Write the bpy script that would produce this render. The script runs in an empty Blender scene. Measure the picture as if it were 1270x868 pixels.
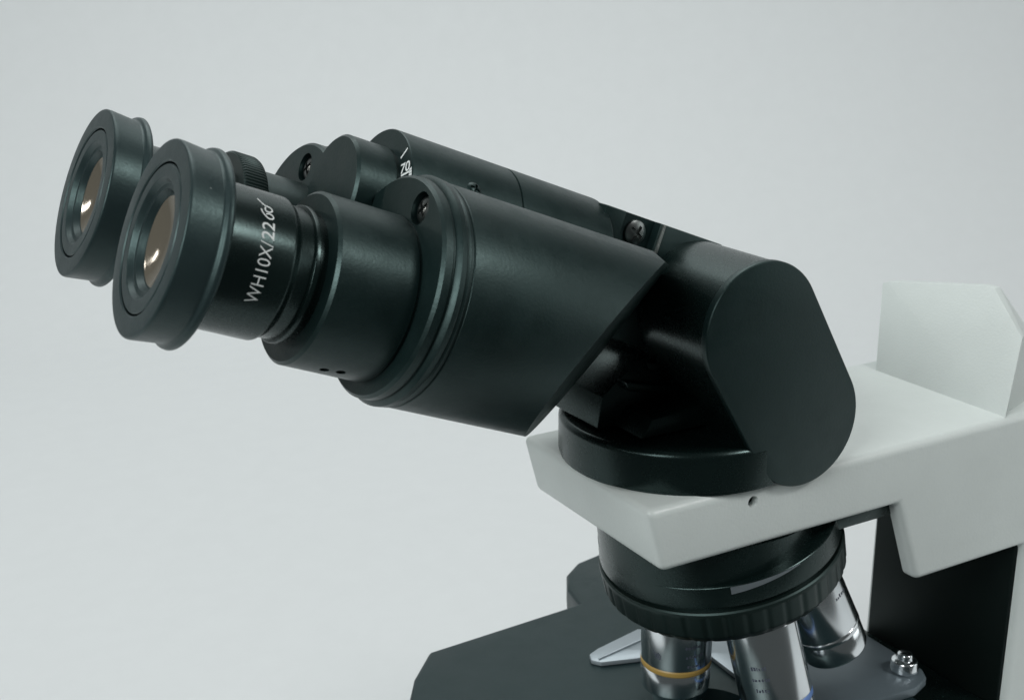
import bpy, bmesh, math, random
from mathutils import Vector, Matrix
random.seed(4)
R = math.radians
scene = bpy.context.scene

# ------------------------------------------------------------------ frame of reference
# millimetres: x = towards the stand, y = away from the camera side, z = up (eyepiece level is 0, table is -350)
TABLE = 350.0
def W(p): return Vector((p[0], p[1], p[2] + TABLE)) * 0.001
TT = 0.37679996
T = Vector((math.cos(TT), 0, -math.sin(TT)))     # eyepiece axis, towards the stand
N = Vector((math.sin(TT), 0, math.cos(TT)))      # square to it, upwards
Y = Vector((0, 1, 0)); X = Vector((1, 0, 0)); Z = Vector((0, 0, 1))
def tub(s, y, n): return T * s + Y * y + N * n

# ------------------------------------------------------------------ camera
yaw, pitch, roll = 1.05638638, 0.29986256, 0.01083943
fw = Vector((math.cos(yaw) * math.cos(pitch), math.sin(yaw) * math.cos(pitch), -math.sin(pitch)))
rt = Vector((math.sin(yaw), -math.cos(yaw), 0)); dn = fw.cross(rt)
rt, dn = rt * math.cos(roll) + dn * math.sin(roll), dn * math.cos(roll) - rt * math.sin(roll)
CAMP = Vector((-70.15, -327.998, 61.702))
cam = bpy.data.cameras.new('camera'); camo = bpy.data.objects.new('camera', cam)
scene.collection.objects.link(camo); scene.camera = camo
m = Matrix((rt, -dn, -fw)).transposed().to_4x4(); m.translation = W(CAMP); camo.matrix_world = m
cam.sensor_width = 36; cam.lens = 1591.996 * 36 / 1270
cam.clip_start = 0.01; cam.clip_end = 50
cam.dof.use_dof = True; cam.dof.focus_distance = 0.385; cam.dof.aperture_fstop = 36

# ------------------------------------------------------------------ world, lamps, exposure
world = bpy.data.worlds.new('World'); scene.world = world; world.use_nodes = True
bg = world.node_tree.nodes['Background']
bg.inputs[0].default_value = (0.82, 0.92, 0.92, 1); bg.inputs[1].default_value = 0.07
def area(name, loc, target, size, power, col):
    l = bpy.data.lights.new(name, 'AREA'); l.shape = 'RECTANGLE'; l.size, l.size_y = size
    l.energy = power; l.color = col
    o = bpy.data.objects.new(name, l); scene.collection.objects.link(o)
    o.location = loc; o.rotation_euler = (Vector(target) - Vector(loc)).to_track_quat('-Z', 'Y').to_euler()
    return o
area('softbox_lamp', (0.42, 0.85, 1.75), (0.62, 1.10, 0.28), (1.6, 1.1), 16, (0.975, 1.0, 0.995))
area('window_lamp', (-1.22, -0.52, 1.17), (0.30, 0.25, 0.22), (1.0, 0.7), 20.5, (0.97, 1.0, 1.0))
area('key_lamp', (0.72, -0.74, 1.12), (0.10, -0.03, 0.33), (0.26, 0.26), 4.8, (1.0, 0.99, 0.98))
area('side_fill_lamp', (1.65, -0.95, 0.55), (0.2, 0.0, 0.2), (1.0, 0.8), 3.4, (0.95, 1.0, 1.0))  # added fill out of view, brightens the right side of the chrome objectives
area('lens_glint_lamp', (-0.78, 0.90, 0.72), (0.0, 0.0, 0.35), (0.08, 0.10), 0.5, (1.0, 0.97, 0.92))  # small unseen lamp, added to make the glint in the eyepiece lenses
scene.view_settings.view_transform = 'Standard'; scene.view_settings.look = 'None'
scene.view_settings.exposure = 0.0; scene.view_settings.gamma = 1.0
scene.cycles.use_denoising = True
scene.cycles.max_bounces = 8

# ------------------------------------------------------------------ materials
def mat(name, col, rough, metal=0.0, bump=None, bump_scale=4000, vary=0.0, spec=0.5, specks=0.0, coat=0.0, mottling=0.0, tint=None):
    """bump: height in metres of a fine grain; vary: roughness variation; specks: tiny lint flecks; mottling: smudges"""
    M = bpy.data.materials.new(name); M.use_nodes = True; nt = M.node_tree; b = nt.nodes['Principled BSDF']
    b.inputs['Base Color'].default_value = (*col, 1); b.inputs['Roughness'].default_value = rough
    b.inputs['Metallic'].default_value = metal; b.inputs['Specular IOR Level'].default_value = spec
    if tint: b.inputs['Specular Tint'].default_value = (*tint, 1)
    b.inputs['Coat Weight'].default_value = coat; b.inputs['Coat Roughness'].default_value = 0.25
    geo = nt.nodes.new('ShaderNodeNewGeometry')
    def noise(scale, detail=3.0, rgh=0.55):
        n = nt.nodes.new('ShaderNodeTexNoise'); n.inputs['Scale'].default_value = scale
        n.inputs['Detail'].default_value = detail; n.inputs['Roughness'].default_value = rgh
        nt.links.new(geo.outputs['Position'], n.inputs['Vector']); return n
    def maprange(src, a, bb, c, d):
        k = nt.nodes.new('ShaderNodeMapRange'); nt.links.new(src, k.inputs[0])
        for i, v in enumerate((a, bb, c, d)): k.inputs[i + 1].default_value = v
        return k.outputs[0]
    if vary:
        n = noise(75, 6, 0.7); n2 = noise(1300, 2, 0.6)
        ad = nt.nodes.new('ShaderNodeMath'); ad.operation = 'MULTIPLY_ADD'; ad.inputs[1].default_value = 0.3
        nt.links.new(n2.outputs[0], ad.inputs[0]); nt.links.new(n.outputs[0], ad.inputs[2])
        nt.links.new(maprange(ad.outputs[0], 0.5, 0.95, max(0.02, rough - vary * 1.3), rough + vary * 1.3), b.inputs['Roughness'])
    colsock = None
    if mottling:
        n = noise(45, 6, 0.65); mx = nt.nodes.new('ShaderNodeMix'); mx.data_type = 'RGBA'
        mx.inputs[6].default_value = (*[c * (1 - mottling) for c in col], 1)
        mx.inputs[7].default_value = (*[min(1, c * (1 + mottling)) for c in col], 1)
        nt.links.new(maprange(n.outputs[0], 0.3, 0.7, 0, 1), mx.inputs[0]); colsock = mx.outputs[2]
    if specks:
        v = nt.nodes.new('ShaderNodeTexVoronoi'); v.inputs['Scale'].default_value = 190
        nt.links.new(geo.outputs['Position'], v.inputs['Vector'])
        sep = nt.nodes.new('ShaderNodeSeparateColor'); nt.links.new(v.outputs['Color'], sep.inputs[0])
        rad = maprange(sep.outputs[0], 0.88, 1.0, 0.0, 0.06)
        lt = nt.nodes.new('ShaderNodeMath'); lt.operation = 'LESS_THAN'
        nt.links.new(v.outputs['Distance'], lt.inputs[0]); nt.links.new(rad, lt.inputs[1])
        ml = nt.nodes.new('ShaderNodeMath'); ml.operation = 'MULTIPLY'; ml.inputs[1].default_value = specks
        nt.links.new(lt.outputs[0], ml.inputs[0])
        mx = nt.nodes.new('ShaderNodeMix'); mx.data_type = 'RGBA'
        if colsock is not None: nt.links.new(colsock, mx.inputs[6])
        else: mx.inputs[6].default_value = (*col, 1)
        mx.inputs[7].default_value = (0.30, 0.32, 0.31, 1)
        nt.links.new(ml.outputs[0], mx.inputs[0]); colsock = mx.outputs[2]
    if colsock is not None: nt.links.new(colsock, b.inputs['Base Color'])
    if bump:
        n = noise(bump_scale, 2, 0.5); bp = nt.nodes.new('ShaderNodeBump')
        bp.inputs['Strength'].default_value = 1.0; bp.inputs['Distance'].default_value = bump
        nt.links.new(n.outputs[0], bp.inputs['Height']); nt.links.new(bp.outputs[0], b.inputs['Normal'])
    return M
DARK_TINT = (0.70, 1.0, 0.97)
BLACK = mat('satin_black_paint', (0.0042, 0.0108, 0.0106), 0.43, bump=0.00003, bump_scale=1150, vary=0.07, specks=0.6, mottling=0.28, tint=DARK_TINT)
SATIN = mat('semi_gloss_black_paint', (0.003, 0.007, 0.0065), 0.28, bump=0.00002, bump_scale=1300, vary=0.02, specks=0.35, tint=DARK_TINT)
RUBBER = mat('black_rubber', (0.0155, 0.026, 0.0275), 0.42, bump=0.00003, bump_scale=1150, vary=0.06, specks=0.5, mottling=0.15, tint=DARK_TINT)
DEEP = mat('matte_black_recess', (0.0015, 0.003, 0.0025), 0.5, spec=0.25, tint=DARK_TINT)
GRIP = mat('knurled_black_grip', (0.004, 0.008, 0.007), 0.42, tint=DARK_TINT)
WHITE = mat('white_enamel', (0.615, 0.665, 0.645), 0.42, bump=0.00009, bump_scale=1100, vary=0.06, mottling=0.025)
STAGE = mat('dark_stage_coating', (0.007, 0.0155, 0.018), 0.42, spec=0.38, bump=0.00003, bump_scale=2600, vary=0.06, mottling=0.1, tint=DARK_TINT)
CHROME = mat('satin_chrome', (0.80, 0.83, 0.85), 0.17, metal=1.0, vary=0.0, mottling=0.03)
DARKSTEEL = mat('dark_screw_steel', (0.20, 0.215, 0.21), 0.30, metal=1.0)
DARKMETAL = mat('dark_polished_metal', (0.10, 0.11, 0.11), 0.16, metal=1.0)
STEEL = mat('dull_screw_steel', (0.50, 0.52, 0.50), 0.34, metal=1.0, bump=0.00006, bump_scale=1800)
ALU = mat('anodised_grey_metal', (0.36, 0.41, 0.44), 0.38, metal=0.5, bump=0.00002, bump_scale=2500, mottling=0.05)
PLATE = mat('dark_grey_anodised_plate', (0.13, 0.165, 0.185), 0.42, metal=0.3, bump=0.00002, bump_scale=2500, mottling=0.08)
PRINT = mat('white_print', (0.80, 0.84, 0.83), 0.5)
INK = mat('dark_engraving', (0.07, 0.08, 0.11), 0.5)
YELLOW = mat('yellow_ring_enamel', (0.40, 0.26, 0.07), 0.4)
BLUE = mat('blue_ring_enamel', (0.12, 0.24, 0.55), 0.4)
PAPER = mat('pale_paper_backdrop', (0.675, 0.70, 0.705), 0.85, mottling=0.012)
LENS = mat('amber_coated_glass', (0.19, 0.168, 0.13), 0.09, metal=0.4, spec=0.7)

# ------------------------------------------------------------------ mesh helpers
def obj(name, bm, material, parent=None, smooth=32):
    """link the bmesh (built in millimetres) as one mesh object with its origin at its own middle"""
    bmesh.ops.recalc_face_normals(bm, faces=bm.faces)
    lo = Vector((1e9,) * 3); hi = -lo
    for v in bm.verts:
        v.co = W(v.co)
        for i in range(3): lo[i] = min(lo[i], v.co[i]); hi[i] = max(hi[i], v.co[i])
    c = (lo + hi) / 2
    for v in bm.verts: v.co -= c
    me = bpy.data.meshes.new(name); bm.to_mesh(me); bm.free()
    me.materials.append(material)
    for p in me.polygons: p.use_smooth = True
    me.set_sharp_from_angle(angle=R(smooth))
    o = bpy.data.objects.new(name, me); scene.collection.objects.link(o)
    o['world_c'] = c[:]
    par = Vector((0, 0, 0))
    if parent is not None:
        o.parent = parent; par = Vector(parent['world_c'])
    o.location = c - par
    return o
def kind(o, k): o['kind'] = k; return o
def frame_tube(y, n): return (tub(0, y, n), T, -Y, N)             # angle 0 faces the camera side, 90 deg = up
def lathe(bm, prof, fr, seg=128, rad=None, a0=0.0):
    """revolve (s, r) round an axis; rad(angle, i, r) may modulate the radius"""
    o, ax, u, v = fr; rows = []
    for i, (s, r) in enumerate(prof):
        if r < 1e-6: rows.append([bm.verts.new(o + ax * s)]); continue
        row = []
        for k in range(seg):
            a = a0 + 2 * math.pi * k / seg; rr = rad(a, i, r) if rad else r
            row.append(bm.verts.new(o + ax * s + (u * math.cos(a) + v * math.sin(a)) * rr))
        rows.append(row)
    for A, B in zip(rows, rows[1:]):
        if len(A) == 1 and len(B) == 1: continue
        for k in range(seg):
            k2 = (k + 1) % seg
            if len(A) == 1: bm.faces.new((A[0], B[k2], B[k]))
            elif len(B) == 1: bm.faces.new((A[k], A[k2], B[0]))
            else: bm.faces.new((A[k], A[k2], B[k2], B[k]))
    return bm
def rounded(pts, steps=4):
    """polyline of (s, r[, fillet]) -> the same with rounded corners"""
    out = []
    for i, p in enumerate(pts):
        f = p[2] if len(p) > 2 else 0
        q = Vector((p[0], p[1]))
        if not f or i in (0, len(pts) - 1): out.append((q.x, q.y)); continue
        a = Vector(pts[i - 1][:2]) - q; b = Vector(pts[i + 1][:2]) - q
        d = min(f, a.length * 0.49, b.length * 0.49); a = q + a.normalized() * d; b = q + b.normalized() * d
        for k in range(steps + 1):
            t = k / steps; w = a * (1 - t) ** 2 + q * 2 * t * (1 - t) + b * t * t; out.append((w.x, w.y))
    return out
def turned(name, prof, fr, material, parent, seg=128, rad=None):
    return obj(name, lathe(bmesh.new(), rounded(prof), fr, seg, rad), material, parent)
def prism(bm, poly, to3, d0, d1):
    """poly: list of 2D points, to3(p, d) -> 3D; extruded from d0 to d1"""
    A = [bm.verts.new(to3(p, d0)) for p in poly]; B = [bm.verts.new(to3(p, d1)) for p in poly]
    bm.faces.new(A); bm.faces.new(B[::-1])
    for i in range(len(A)):
        j = (i + 1) % len(A); bm.faces.new((A[i], B[i], B[j], A[j]))
    return bm
def bevel(bm, w, seg=3, angle=25):
    bmesh.ops.recalc_face_normals(bm, faces=bm.faces)
    es = [e for e in bm.edges if len(e.link_faces) == 2 and e.calc_face_angle(0) > R(angle)]
    bmesh.ops.bevel(bm, geom=es, offset=w, segments=seg, profile=0.5, affect='EDGES', clamp_overlap=True)
    return bm
def box(bm, lo, hi):
    q = [(lo[0], lo[1]), (hi[0], lo[1]), (hi[0], hi[1]), (lo[0], hi[1])]
    return prism(bm, q, lambda p, d: Vector((p[0], p[1], d)), lo[2], hi[2])
def carve(o, bm):
    """cut a recess into an object with a boolean and keep the result as its mesh"""
    bmesh.ops.recalc_face_normals(bm, faces=bm.faces)
    for v in bm.verts: v.co = W(v.co) - Vector(o['world_c'])
    me = bpy.data.meshes.new('cutter'); bm.to_mesh(me); bm.free()
    c = bpy.data.objects.new('cutter', me); scene.collection.objects.link(c)
    if o.parent is not None: c.parent = o.parent
    c.location = o.location
    md = o.modifiers.new('carve', 'BOOLEAN'); md.object = c; md.operation = 'DIFFERENCE'; md.solver = 'EXACT'
    bpy.context.view_layer.update()
    dg = bpy.context.evaluated_depsgraph_get()
    new = bpy.data.meshes.new_from_object(o.evaluated_get(dg))
    o.modifiers.clear(); old = o.data; o.data = new
    bpy.data.objects.remove(c); bpy.data.meshes.remove(old); bpy.data.meshes.remove(me)
    for p in new.polygons: p.use_smooth = True
    new.set_sharp_from_angle(angle=R(32))
    return o
def pin(center, axis, r, d0, d1, seg=40):
    """a plain cylinder, used as a cutter"""
    axis = axis.normalized(); u = axis.orthogonal().normalized(); v = axis.cross(u)
    return lathe(bmesh.new(), [(d0, 0), (d0, r), (d1, r), (d1, 0)], (center, axis, u, v), seg)
def screw(name, center, axis, r, parent, slot=True, material=None, dome=0.35):
    """pan head with a cross recess; axis points out of the surface"""
    axis = axis.normalized(); u = axis.orthogonal().normalized(); v = axis.cross(u)
    pr = [(-1.5, 0), (-1.5, r), (0, r), (r * dome * 0.6, r * 0.93), (r * dome, r * 0.72), (r * dome * 1.25, r * 0.38), (r * dome * 1.3, 0)]
    o = obj(name, lathe(bmesh.new(), pr, (center, axis, u, v), 48), material or STEEL, parent)
    if slot:
        for a, b in ((u, v), (v, u)):
            bm = bmesh.new()
            q = [(-r * .62, -r * .14), (r * .62, -r * .14), (r * .62, r * .14), (-r * .62, r * .14)]
            prism(bm, q, lambda p, d: center + a * p[0] + b * p[1] + axis * d, r * dome * 0.55, r * 3)
            carve(o, bm)
    return o
def wrap_text(body, size, weight=0.0):
    cu = bpy.data.curves.new('lettering', 'FONT'); cu.body = body; cu.size = size; cu.resolution_u = 6; cu.offset = weight
    o = bpy.data.objects.new('lettering', cu); scene.collection.objects.link(o)
    bpy.context.view_layer.update()
    me = bpy.data.meshes.new_from_object(o.evaluated_get(bpy.context.evaluated_depsgraph_get()))
    bm = bmesh.new(); bm.from_mesh(me)
    bpy.data.objects.remove(o); bpy.data.curves.remove(cu); bpy.data.meshes.remove(me)
    bmesh.ops.triangulate(bm, faces=bm.faces)
    for _ in range(3):
        es = [e for e in bm.edges if e.calc_length() > size * 0.12]
        if not es: break
        bmesh.ops.subdivide_edges(bm, edges=es, cuts=1); bmesh.ops.triangulate(bm, faces=bm.faces)
    return bm
def fit_box(bm, w, h):
    xs = [v.co.x for v in bm.verts]; ys = [v.co.y for v in bm.verts]
    x0, y0 = min(xs), min(ys); sx = w / (max(xs) - x0); sy = h / (max(ys) - y0)
    for v in bm.verts: v.co = Vector(((v.co.x - x0) * sx, (v.co.y - y0) * sy, 0))
    return bm
def ribbon(bm, pts, w):
    """flat stroke through 2D points (smoothed)"""
    P = [Vector(p) for p in pts]; S = []
    for i in range(len(P) - 1):
        p0, p1, p2, p3 = P[max(i - 1, 0)], P[i], P[i + 1], P[min(i + 2, len(P) - 1)]
        for k in range(5):
            t = k / 5
            S.append(0.5 * ((2 * p1) + (p2 - p0) * t + (2 * p0 - 5 * p1 + 4 * p2 - p3) * t * t + (3 * p1 - p0 - 3 * p2 + p3) * t ** 3))
    S.append(P[-1]); prev = None
    for i, p in enumerate(S):
        d = (S[min(i + 1, len(S) - 1)] - S[max(i - 1, 0)]).normalized(); nrm = Vector((-d.y, d.x)) * w / 2
        a = bm.verts.new((p.x + nrm.x, p.y + nrm.y, 0)); b = bm.verts.new((p.x - nrm.x, p.y - nrm.y, 0))
        if prev: bm.faces.new((prev[0], a, b, prev[1]))
        prev = (a, b)
    return bm
def emblem(w, h, stroke=15):
    """the looped infinity-like mark that follows the lettering, as a 205 x 140 drawing scaled to w x h"""
    bm = bmesh.new()
    a = [(335, 615), (366, 652), (398, 682), (434, 690), (461, 704), (468, 728), (446, 748), (414, 750), (397, 733), (404, 702)]
    b = [(356, 732), (366, 764), (391, 795), (426, 818), (461, 816), (474, 797), (462, 777), (434, 769), (402, 777)]
    for q in (a, b): ribbon(bm, [(820 - y, 475 - x) for x, y in q], stroke)
    for v in bm.verts: v.co = Vector((v.co.x * w / 205, v.co.y * h / 140, 0))
    return bm
def on_cylinder(bm, fr, r, s_base, a_start, up=-1, thick=0.05):
    """flat drawing (x = along the girth, y = letter height) laid round a cylinder"""
    o, ax, u, v = fr
    for vt in bm.verts:
        a = a_start + vt.co.x / r
        vt.co = o + ax * (s_base + up * vt.co.y) + (u * math.cos(a) + v * math.sin(a)) * (r + thick)
    return bm
def merge(*bms):
    out = bms[0]
    for b in bms[1:]:
        me = bpy.data.meshes.new('tmp'); b.to_mesh(me); b.free(); out.from_mesh(me); bpy.data.meshes.remove(me)
    return out

# ------------------------------------------------------------------ backdrop: one seamless sheet of pale paper
hdir = Vector((math.cos(yaw), math.sin(yaw), 0)); wdir = Vector((math.sin(yaw), -math.cos(yaw), 0))
prof = [(x, 0) for x in range(-250, 900, 230)]
cx_, rad_ = 900, 500
for k in range(0, 25):
    a = math.pi / 2 * k / 24; prof.append((cx_ + rad_ * math.sin(a), rad_ * (1 - math.cos(a))))
prof += [(cx_ + rad_, 1200), (cx_ + rad_, 2400)]
bm = bmesh.new(); rows = []
for d, h in prof:
    rows.append([bm.verts.new(Vector((150, 0, -TABLE)) + hdir * d + wdir * w + Z * h) for w in range(-2600, 2601, 400)])
for A, B in zip(rows, rows[1:]):
    for i in range(len(A) - 1): bm.faces.new((A[i], A[i + 1], B[i + 1], B[i]))
backdrop = kind(obj('backdrop', bm, PAPER, None, 60), 'structure')

# ------------------------------------------------------------------ the microscope
root = bpy.data.objects.new('microscope', None); scene.collection.objects.link(root)
root.empty_display_size = 0.05
root['world_c'] = (0.27, -0.0065, 0.0); root.location = root['world_c']
root['label'] = 'laboratory microscope with black tilting binocular head on white arm'
root['category'] = 'microscope'
YC = -6.5                                                         # mid plane of the stand

# --- stand: arm, column, foot, lamp house
def arm_mesh():
    bm = bmesh.new()
    # side outline in x, z: sloping nose, level top, straight underside, notch, flank running down to the foot
    poly = [(136.0, -97.0), (141.8, -118.6), (240.8, -118.6), (252.2, -150.4), (308.2, -150.4), (306.4, -332), (372, -332), (372, -97.0)]
    prism(bm, poly, lambda p, d: Vector((p[0], d, p[1])), -44.0, 31.0)
    bevel(bm, 2.8, 5)
    return bm
arm = obj('arm', arm_mesh(), WHITE, root)
carve(arm, box(bmesh.new(), (225, -38.2, -340), (306, 25.2, -118.65)))
carve(arm, box(bmesh.new(), (305, -41.3, -340), (366, 28.3, -121)))
carve(arm, pin(Vector((176.2, -44, -102.6)), Vector((0, -1, 0)), 1.95, -5, 3))
obj('set_screw', lathe(bmesh.new(), [(-1, 0), (-1, 1.9), (0.2, 1.9), (0.2, 0.9), (-0.6, 0.9), (-0.6, 0)], (Vector((176.2, -41.0, -102.6)), -Y, X, Z), 32), DEEP, arm)
col = obj('column', bevel(box(bmesh.new(), (306.5, -41.1, -332), (365.8, 28.1, -121.2)), 1.0, 2), DEEP, root)
front = [(290, 19, -99), (311.4, 39.3, -68.4), (312.3, 36.3, -67.2), (317, -7, -60.4), (317, -11.2, -60.5), (308.1, -32.9, -73.1), (290, -43.4, -99)]
bm = bmesh.new()
fa = [bm.verts.new(p) for p in front]; fb_ = [bm.verts.new((x + 4, y * (1.0 if y > 0 else 0.93), z)) for x, y, z in front]
fc = [bm.verts.new((352, y * (0.96 if y > 0 else 0.5), -99 + (z + 99) * 0.06 - 0.4)) for x, y, z in front]
bm.faces.new(fa); bm.faces.new(fc[::-1])
for P_, Q_ in ((fa, fb_), (fb_, fc)):
    for k in range(len(front)):
        k2 = (k + 1) % len(front); bm.faces.new((P_[k], P_[k2], Q_[k2], Q_[k]))
bevel(bm, 2.6, 4)
obj('rear_cover', bm, WHITE, root)
bm = prism(bmesh.new(), [(120, -70), (132, -84), (380, -84), (384, -70), (384, 57), (380, 71), (132, 71), (120, 57)],
           lambda p, d: Vector((p[0], p[1], d)), -349.6, -326)
obj('foot', bevel(bm, 4, 3), WHITE, root)

# --- head mount on the arm
MX, MY = 175.6, YC
mount = turned('head_mount', [(-97.2, 0), (-97.2, 40.2), (-96.2, 40.2), (-95.9, 40.6), (-84.3, 40.6, 1.0), (-83.0, 39.2, .6), (-83.0, 0)],
               (Vector((MX, MY, 0)), Z, X, Y), SATIN, root, 160)
bm = prism(bmesh.new(), [(139.5, -82), (141.5, -71.5), (153.5, -62.5), (165, -59), (196, -59), (204, -82)], lambda p, d: Vector((p[0], d, p[1])), -11, 30)
bevel(bm, .5, 2)
saddle = obj('saddle_block', bm, SATIN, mount)
bm = prism(bmesh.new(), [(146, -82), (150, -76), (176, -74), (190, -76), (190, -82)], lambda p, d: Vector((p[0], d, p[1])), -26, 14)
obj('saddle_ridge', bevel(bm, 1.0, 2), SATIN, mount)

for x0, z0, x1, z1, y0 in ((147, -66.5, 186, -76, -15.5), (156, -62.0, 186, -68.5, -13.5)):
    bm = prism(bmesh.new(), [(x0, z0), (x1, z1), (x1, z1 - 3.2), (x0 + 1.5, z0 - 3.2)], lambda p, d: Vector((p[0], d, p[1])), y0, -10.5)
    obj('saddle_rib', bevel(bm, .4, 2), SATIN, mount)

# --- tilting housing: two different rounds joined by tangents
def egg(c0, r0, c1, r1, n=40):
    d = Vector((c1[0] - c0[0], c1[1] - c0[1])); L = d.length; ang = math.atan2(d.y, d.x); off = math.acos((r0 - r1) / L)
    pts = []
    for k in range(n + 1):
        a = ang + off + (2 * math.pi - 2 * off) * k / n; pts.append((c0[0] + r0 * math.cos(a), c0[1] + r0 * math.sin(a)))
    for k in range(n + 1):
        a = ang - off + 2 * off * k / n; pts.append((c1[0] + r1 * math.cos(a), c1[1] + r1 * math.sin(a)))
    return pts
shell = egg((174.6, -46.4), 21.4, (193.4, -78.6), 21.2)
inner = [(x, max(z, -96.4)) for x, z in egg((174.6, -46.4), 20.9, (193.4, -78.6), 20.7)]
bm = prism(bmesh.new(), inner, lambda p, d: Vector((p[0], d, p[1])), -43.8, 31.0)
housing = obj('tilt_housing', bm, SATIN, root, 30)
for y0, y1 in ((-47.0, -44.0), (31.2, 34.2)):
    bm = prism(bmesh.new(), shell, lambda p, d: Vector((p[0], d, p[1])), y0, y1)
    obj('end_cap', bevel(bm, 0.7, 3, 60), BLACK, housing, 25)

# --- hinge between the two tubes
HN, HR = 22.1, 21.1
H = frame_tube(0, HN)
hub = turned('hinge_barrel', [(67.6, 0), (67.6, HR - .2), (67.9, HR), (103.9, HR), (104.1, HR - .5), (104.5, HR - .5), (104.7, HR), (137.6, HR, .5), (138.4, HR - 1.2), (138.4, 0)], H, BLACK, root, 160)
BA = R(3); BD = -Y * math.cos(BA) + N * math.sin(BA)
boss = turned('hinge_boss', [(54.3, 0), (54.3, 14.8), (55.1, 15.6), (66.2, 15.6), (66.6, 15.1), (68.2, 15.1), (68.2, 0)], H, BLACK, root)
carve(boss, pin(tub(61.7, 0, HN) + BD * 15.6, BD, 1.7, -4, 3))
obj('grub_screw', lathe(bmesh.new(), [(-3, 0), (-3, 1.65), (-1.2, 1.65), (-1.2, .8), (-2.4, .8), (-2.4, 0)], (tub(61.7, 0, HN) + BD * 15.6, BD, T, BD.cross(T)), 32), STEEL, boss)
# index tick, scale figures and scale band
def on_face(bm, s, y, n, ang):
    """flat drawing on a face square to the eyepiece axis, seen from the front: right = -y, up = n"""
    ca, sa = math.cos(ang), math.sin(ang)
    for v in bm.verts:
        a, b = v.co.x * ca - v.co.y * sa, v.co.x * sa + v.co.y * ca
        v.co = tub(s, y - a, n + b)
    return bm
tick = bmesh.new(); ribbon(tick, [(0, 0), (1.1, 1.6), (2.2, 3.2)], .55); on_face(tick, 67.54, -8.9, 35.9, 0)
band = bmesh.new()
for k in range(8):
    a0 = R(18 + 2.4 * k); r0, r1 = 17.9 if k < 8 else 18.3, 20.6 - .12 * k
    r0 = 20.0 - max(0, 9 - k) * .16
    q = [(-r * math.cos(a), HN + r * math.sin(a)) for r, a in ((r0, a0), (20.9, a0), (20.9, a0 + R(2.0)), (r0, a0 + R(2.0)))]
    band.faces.new([band.verts.new(tub(67.54, p[0], p[1])) for p in q])
fig = on_face(fit_box(wrap_text('70', 3, 0.05), 4.9, 3.0), 67.54, -11.6, 31.6, R(25))
under = bmesh.new(); ribbon(under, [(0, 0), (2, 0.9), (4.2, 1.9)], .6); on_face(under, 67.54, -12.2, 31.4, 0)
obj('distance_scale', merge(tick, band, fig, under), PRINT, hub)
screw('hinge_screw', tub(87.6, -(HR - .75) * math.cos(R(34.4)), HN + (HR - .75) * math.sin(R(34.4))), -Y * math.cos(R(34.4)) + N * math.sin(R(34.4)), 2.5, hub, True, BLACK, .5)
# flat yoke behind the barrel with a pocketed screw
bm = prism(bmesh.new(), [(136, 4), (136, 42.4), (184, 42.4), (184, 4)], lambda p, d: tub(p[0], d, p[1]), -11.5, 4)
yoke = obj('hinge_yoke', bevel(bm, .5, 2), BLACK, root)
bm = prism(bmesh.new(), [(143.6, 50), (143.6, 36), (147, 30.8), (157.5, 30.8), (157.5, 50)], lambda p, d: tub(p[0], d, p[1]), -20, -8.3)
carve(yoke, bm)
screw('yoke_screw', tub(151.2, -8.4, 37.2), -Y, 4.1, yoke, True, DARKSTEEL, .25)
bm = prism(bmesh.new(), [(158.4, 30), (158.4, 42.2), (159.4, 42.2), (159.4, 30)], lambda p, d: tub(p[0], d, p[1]), -12.0, -11.0)
obj('yoke_lip', bm, STEEL, yoke)

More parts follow.
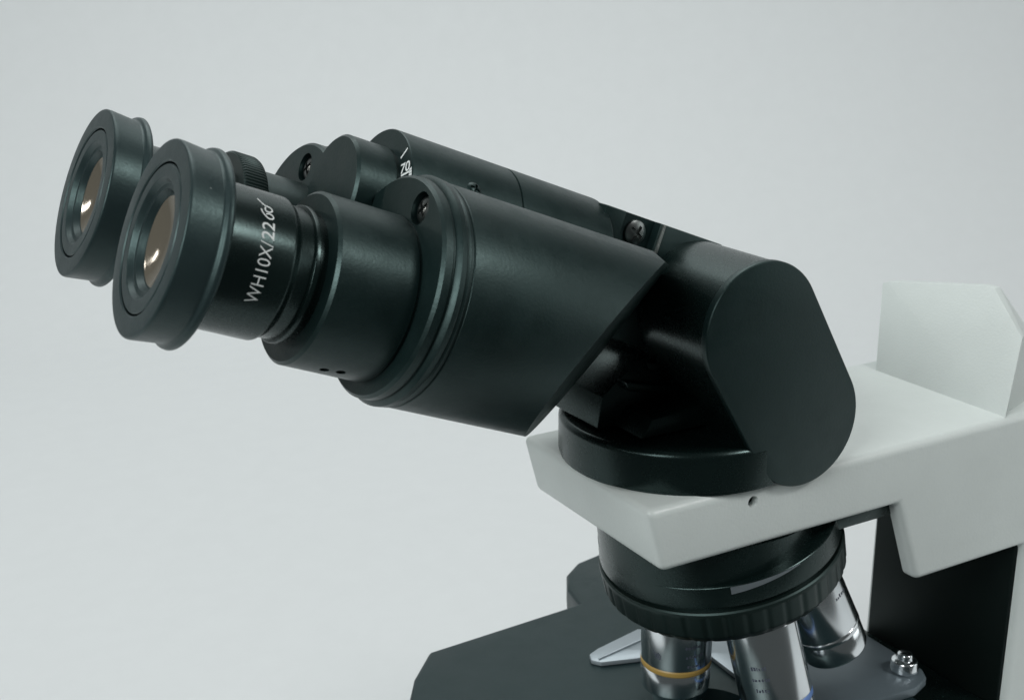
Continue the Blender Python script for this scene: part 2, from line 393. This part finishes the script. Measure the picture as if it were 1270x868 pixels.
# --- tubes
def tube(y, socket_start, mirror):
    fb = frame_tube(y, 3.45); fs = frame_tube(y, 0)
    bm = lathe(bmesh.new(), rounded([(66.9, 0), (66.9, 30.0), (67.8, 30.3, .2), (68.2, 29.6), (68.9, 29.6), (69.1, 30.0, .2), (178, 30.0), (178, 0)], 3), fb, 192)
    nn = T - Y * (0.87 if not mirror else -0.87) - N * 0.475
    pc = tub(132.63, y, 3.45)
    g = bmesh.ops.bisect_plane(bm, geom=bm.verts[:] + bm.edges[:] + bm.faces[:], plane_co=pc, plane_no=nn, clear_outer=True)
    es = [e for e in bm.edges if len(e.link_faces) == 1]
    bmesh.ops.edgeloop_fill(bm, edges=es)
    for (a_, b_, c_), d_ in (((0.3114, -0.2455, 0.918), 82.8), ((0.5, -0.395, 0.7707), 112.6), ((0.776, -0.6201, 0.1152), 141.0)):
        tn = T * a_ + Y * (b_ if not mirror else -b_) + N * c_                # blunt nose
        bmesh.ops.bisect_plane(bm, geom=bm.verts[:] + bm.edges[:] + bm.faces[:], plane_co=tn * (d_ / tn.length_squared), plane_no=tn, clear_outer=True)
        bmesh.ops.edgeloop_fill(bm, edges=[e for e in bm.edges if len(e.link_faces) == 1])
    bmesh.ops.recalc_face_normals(bm, faces=bm.faces)
    es = [e for e in bm.edges if len(e.link_faces) == 2 and e.calc_face_angle(0) > R(14) and all(v.co.dot(T) > 76 for v in e.verts)]
    bmesh.ops.bevel(bm, geom=es, offset=0.55, segments=3, profile=0.5, affect='EDGES', clamp_overlap=True)
    t = obj('eyepiece_tube', bm, BLACK, root, 34)
    ro = 30.5 if not mirror else 29.4
    fl = turned('flange', [(60.4, 0), (60.4, 28.45), (61.2, 29.25), (63.2, 29.3), (63.6, 28.9), (64.0, 28.9), (64.3, ro - .8), (65.1, ro), (66.6, ro - .1, .2), (67.0, 29.9), (67.0, 0)], fb, BLACK, t, 160)
    sy = -1 if not mirror else 1
    hy, hn = (-42.3, 25.3) if not mirror else (36.8, 25.0)
    carve(fl, pin(tub(60.4, hy, hn), -T, 4.3, -5.2, 4, 48))
    screw('flange_screw', tub(62.3, hy, hn), -T, 3.6, t, True, DARKSTEEL, .3)
    so = turned('socket', [(socket_start, 15.9), (socket_start, 21.15), (socket_start + .8, 21.95), (59.4, 21.95), (60.0, 21.5), (61.0, 21.5), (61.0, 0)] if not mirror else
                [(socket_start, 15.9), (socket_start, 20.2, .5), (61.0, 20.2), (61.0, 0)], fs, BLACK, t, 160)
    return t, so
near_tube, near_socket = tube(-35, 37.55, False)
far_tube, far_socket = tube(35, 45.3, True)
for s, a in ((47.0, -60.9), (51.1, -58.6)):
    dirv = -Y * math.cos(R(a)) + N * math.sin(R(a))
    carve(near_socket, pin(tub(s, -35, 0) + dirv * 21.95, dirv, 1.25, -3.5, 2))
def knurl(a, i, r): return r - (0.42 if (int(round(a / (2 * math.pi) * 360)) % 3 == 0) and 2 <= i <= 9 else 0)
obj('dioptre_ring', lathe(bmesh.new(), rounded([(37.3, 15.0), (37.3, 22.6), (37.6, 23.0), (38.0, 23.3), (43.6, 23.3), (44.6, 22.9, .4), (45.4, 21.6), (45.4, 15.0)], 3), frame_tube(35, 0), 360, knurl), GRIP, far_tube)

# --- eyepieces
def eyepiece(y):
    fr = frame_tube(y, 0)
    e = turned('eyepiece', [(9.0, 12), (9.0, 17.9), (28.6, 17.9, .5), (30.2, 16.7, .5), (33.9, 16.4), (34.1, 17.3, .2), (35.3, 17.4, .2), (35.6, 16.5), (41.0, 16.5), (41.0, 12)], fr, SATIN, root)
    turned('eyecup', [(2.2, 18.35), (0.3, 18.35), (0.0, 18.7), (0.0, 23.8, .8), (1.5, 23.75), (8.3, 23.1, .5), (9.0, 24.2, .4), (10.2, 24.4, .5), (10.9, 23.3, .4), (11.2, 17.5)], fr, RUBBER, e, 160)
    turned('retaining_ring', [(3.0, 17.85), (0.45, 17.85), (0.15, 17.5), (0.15, 14.5, .3), (1.6, 13.6, .2), (1.6, 12.3), (3.1, 11.4), (3.1, 11.0), (6, 10.9)], fr, RUBBER, e)
    turned('lens', [(5.4, 0), (5.33, 2), (5.1, 4), (4.72, 6), (4.18, 8), (3.4, 10.2), (3.15, 11.0), (6, 11.0)], fr, LENS, e)
    return e, fr
near_eye, nfr = eyepiece(-35)
far_eye, ffr = eyepiece(35)
t1 = on_cylinder(fit_box(wrap_text('WH10X/', 5, -0.02), 14.8, 3.15), nfr, 17.9, 22.85, R(-21.5))
t1b = on_cylinder(fit_box(wrap_text('22', 5, 0.04), 4.5, 3.15), nfr, 17.9, 22.85, R(27.6))
t2 = on_cylinder(emblem(6.0, 3.5, 14), nfr, 17.9, 22.6, R(45.2))
obj('lettering', merge(t1, t1b, t2), PRINT, near_eye)

# --- nosepiece, leaning towards the stand
tl = R(13)
A = Vector((math.sin(tl), 0, -math.cos(tl))); F = Vector((-math.cos(tl), 0, -math.sin(tl)))
NC = Vector((194.0, YC, -135.7)); NO = Vector((197.2, YC, -137.6))
slab = obj('nosepiece', bevel(box(bmesh.new(), (206, -38.5, -125), (246, 25.5, -118.4)), .8, 2), SATIN, root)
fn = (NC, A, F, -Y)
tb = lathe(bmesh.new(), [(-34, 0), (-34, 36), (-8.4, 37.6), (-8.4, 0)], (NC + F * 4.2, A, F, -Y), 160)
bmesh.ops.bisect_plane(tb, geom=tb.verts[:] + tb.edges[:] + tb.faces[:], plane_co=Vector((0, 0, -118.7)), plane_no=Z, clear_outer=True)
bmesh.ops.edgeloop_fill(tb, edges=[e for e in tb.edges if len(e.link_faces) == 1])
obj('turret_body', tb, SATIN, slab)
obj('turret_disc', lathe(bmesh.new(), rounded([(-9.4, 0), (-9.4, 41.2), (-9.2, 41.4), (-2.2, 42.2, .3), (-2.2, 41.0), (-0.2, 41.0), (-0.2, 0)], 3), fn, 160), SATIN, slab)
def lobes(a, i, r): return r - (0.4 * max(0.0, math.cos(a * 40)) ** 2 if 9 <= i <= 22 else 0)
obj('knurled_ring', lathe(bmesh.new(), rounded([(-0.4, 0), (-0.4, 42.2), (0.1, 42.75, .1), (1.2, 42.9, .3), (9.2, 42.6, .6), (12.8, 39.8, 1.0), (13.6, 36, .8), (13.6, 0)], 4), fn, 480, lobes), GRIP, slab)
# grey strip put in for the lit chamfer on the turret edge
strip_bm = bmesh.new(); pts = []
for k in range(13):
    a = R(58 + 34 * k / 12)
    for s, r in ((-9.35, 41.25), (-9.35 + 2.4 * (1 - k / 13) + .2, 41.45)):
        pts.append(strip_bm.verts.new(NC + A * (s) + (F * math.cos(a) - Y * math.sin(a)) * (41.75 + max(0, s + 9.2) * .114)))
for k in range(12): strip_bm.faces.new((pts[2 * k], pts[2 * k + 1], pts[2 * k + 3], pts[2 * k + 2]))
r_ = bmesh.ops.solidify(strip_bm, geom=strip_bm.faces[:], thickness=0.5)
obj('lit_chamfer_strip', strip_bm, ALU, slab)

# --- objectives
def objective(phi, ringmat, ring_s, tip, label, marks):
    p = R(phi); d = F * math.cos(p) + Y * math.sin(p)
    o = math.cos(tl) * A + math.sin(tl) * d
    base = NO + A * 13.0 + d * 24.0
    u = (-Y - o * (-Y).dot(o)).normalized(); v = o.cross(u)
    fr = (base, o, u, v)
    e = turned('objective', [(-1.5, 0), (-1.5, 12.4), (1.5, 12.4, .2), (1.9, 12.0), (2.5, 12.0), (2.9, 12.45, .3), (ring_s - 1.2, 12.45, .2), (ring_s - 1.0, 12.2), (ring_s + 1.3, 12.2),
               (ring_s + 1.5, 12.3), (ring_s + 10, 12.1, .8), (ring_s + 11.4, 9.2, .5), (tip - 4, 7.6), (tip - 1, 5.2, .4), (tip, 4.2), (tip, 0)], fr, CHROME, root, 96)
    if label: e['label'] = label
    turned('colour_ring', [(ring_s - 1.0, 12.15), (ring_s - .5, 12.5, .2), (ring_s + .8, 12.5, .2), (ring_s + 1.3, 12.15)], fr, ringmat, e, 96)
    turned('front_lens', [(tip + .02, 0), (tip + .02, 3.2), (tip + .4, 3.2)], fr, LENS, e, 48)
    if marks:
        parts = []
        for a0, s0, w, h in marks:
            if h > 2.2:
                parts.append(on_cylinder(emblem(w, h, 22), fr, 12.45, s0, R(a0), -1))
            else:
                b = bmesh.new(); x = 0.0; rnd = random.Random(int(a0 * 7 + s0))
                while x < w:                                       # a row of unreadable small engraving
                    g = rnd.uniform(.35, .8); q = rnd.uniform(.55, 1.0) * h
                    b.faces.new([b.verts.new((x + dx * g, dy * q, 0)) for dx, dy in ((0, 0), (1, 0), (1, 1), (0, 1))]); x += g + rnd.uniform(.25, .6)
                parts.append(on_cylinder(b, fr, 12.45, s0, R(a0), -1))
        obj('engraving', merge(*parts), INK, e)
    return e
objective(0, YELLOW, 20.8, 42, 'objective with a yellow ring', [(62, 15.5, 3.2, 2.6), (-6, 11, 6, 1.4), (-10, 14.6, 7, 1.4), (-4, 18.2, 5, 1.3)])
objective(288, BLUE, 31.2, 44.5, 'objective with a blue ring', [(40, 16, 5, 1.4), (38, 20, 6, 1.4), (42, 24, 5, 1.4)])
objective(216, CHROME, 27.0, 38, 'objective with a plain metal ring', [(-72, 14.0, 3.4, 2.6), (-34, 12, 6, 1.4)])
objective(144, CHROME, 27.0, 38, None, None)
objective(72, CHROME, 27.0, 38, None, None)

# --- stage
def mirror_y(pts): return pts + [(x, 2 * YC - y) for x, y in reversed(pts)]
outline = mirror_y([(96, -6), (98, 50), (103, 59.5), (110, 70.5), (124, 85.5), (197, 88.5), (199.5, 102), (206.5, 114), (217, 121.5), (230, 124), (262, 124), (266, 90)][1:])
outline = [p for p in outline if p[1] > 2 * YC - 92]
bm = prism(bmesh.new(), outline, lambda p, d: Vector((p[0], p[1], d)), -219, -205)
bevel(bm, 1.6, 3)
stage = obj('stage', bm, STAGE, root)
carve(stage, pin(Vector((190, YC - 2, -205)), Z, 21, -9, 3, 64))
obj('stage_support', bevel(box(bmesh.new(), (215, -45, -232), (306, 32, -219.2)), 2, 2), SATIN, root)
# slide holder: plate by the column, curved spring finger, clamp screw
def plate(pts, z0, z1, b=.35): return bevel(prism(bmesh.new(), pts, lambda p, d: Vector((p[0], p[1], d)), z0, z1), b, 2)
holder = obj('slide_holder', plate([(226, -12), (230, -34), (266, -36), (275, -33), (278, -28), (278.5, 4), (272, 8), (236, 12), (228, 6)], -204.95, -201.4), PLATE, stage)
obj('spring_finger', plate([(174.5, 44.5), (176.2, 48.4), (181.5, 50.4), (204, 55), (219, 43), (229, 29), (229, 18), (222, 2), (216, 4), (216.6, 24.5), (206, 33), (190.5, 36.4), (176.8, 41.0)], -204.9, -203.0), ALU, stage)
obj('finger_rib', plate([(176.8, 42.6), (177.2, 43.6), (200, 47.6), (214, 40), (213.5, 39), (200, 46.2)], -203.02, -202.3, .1), ALU, stage)
turned('clamp_screw', [(0, 0), (0, 4.6), (.6, 5.4, .4), (4.6, 4.9, .6), (5.0, 4.2), (5.2, 3.0), (7.4, 2.8, .6), (8.0, 0)], (Vector((271.5, -25.0, -201.4)), Z, X, Y), CHROME, stage, 48)

for o in scene.objects:
    if 'world_c' in o: del o['world_c']
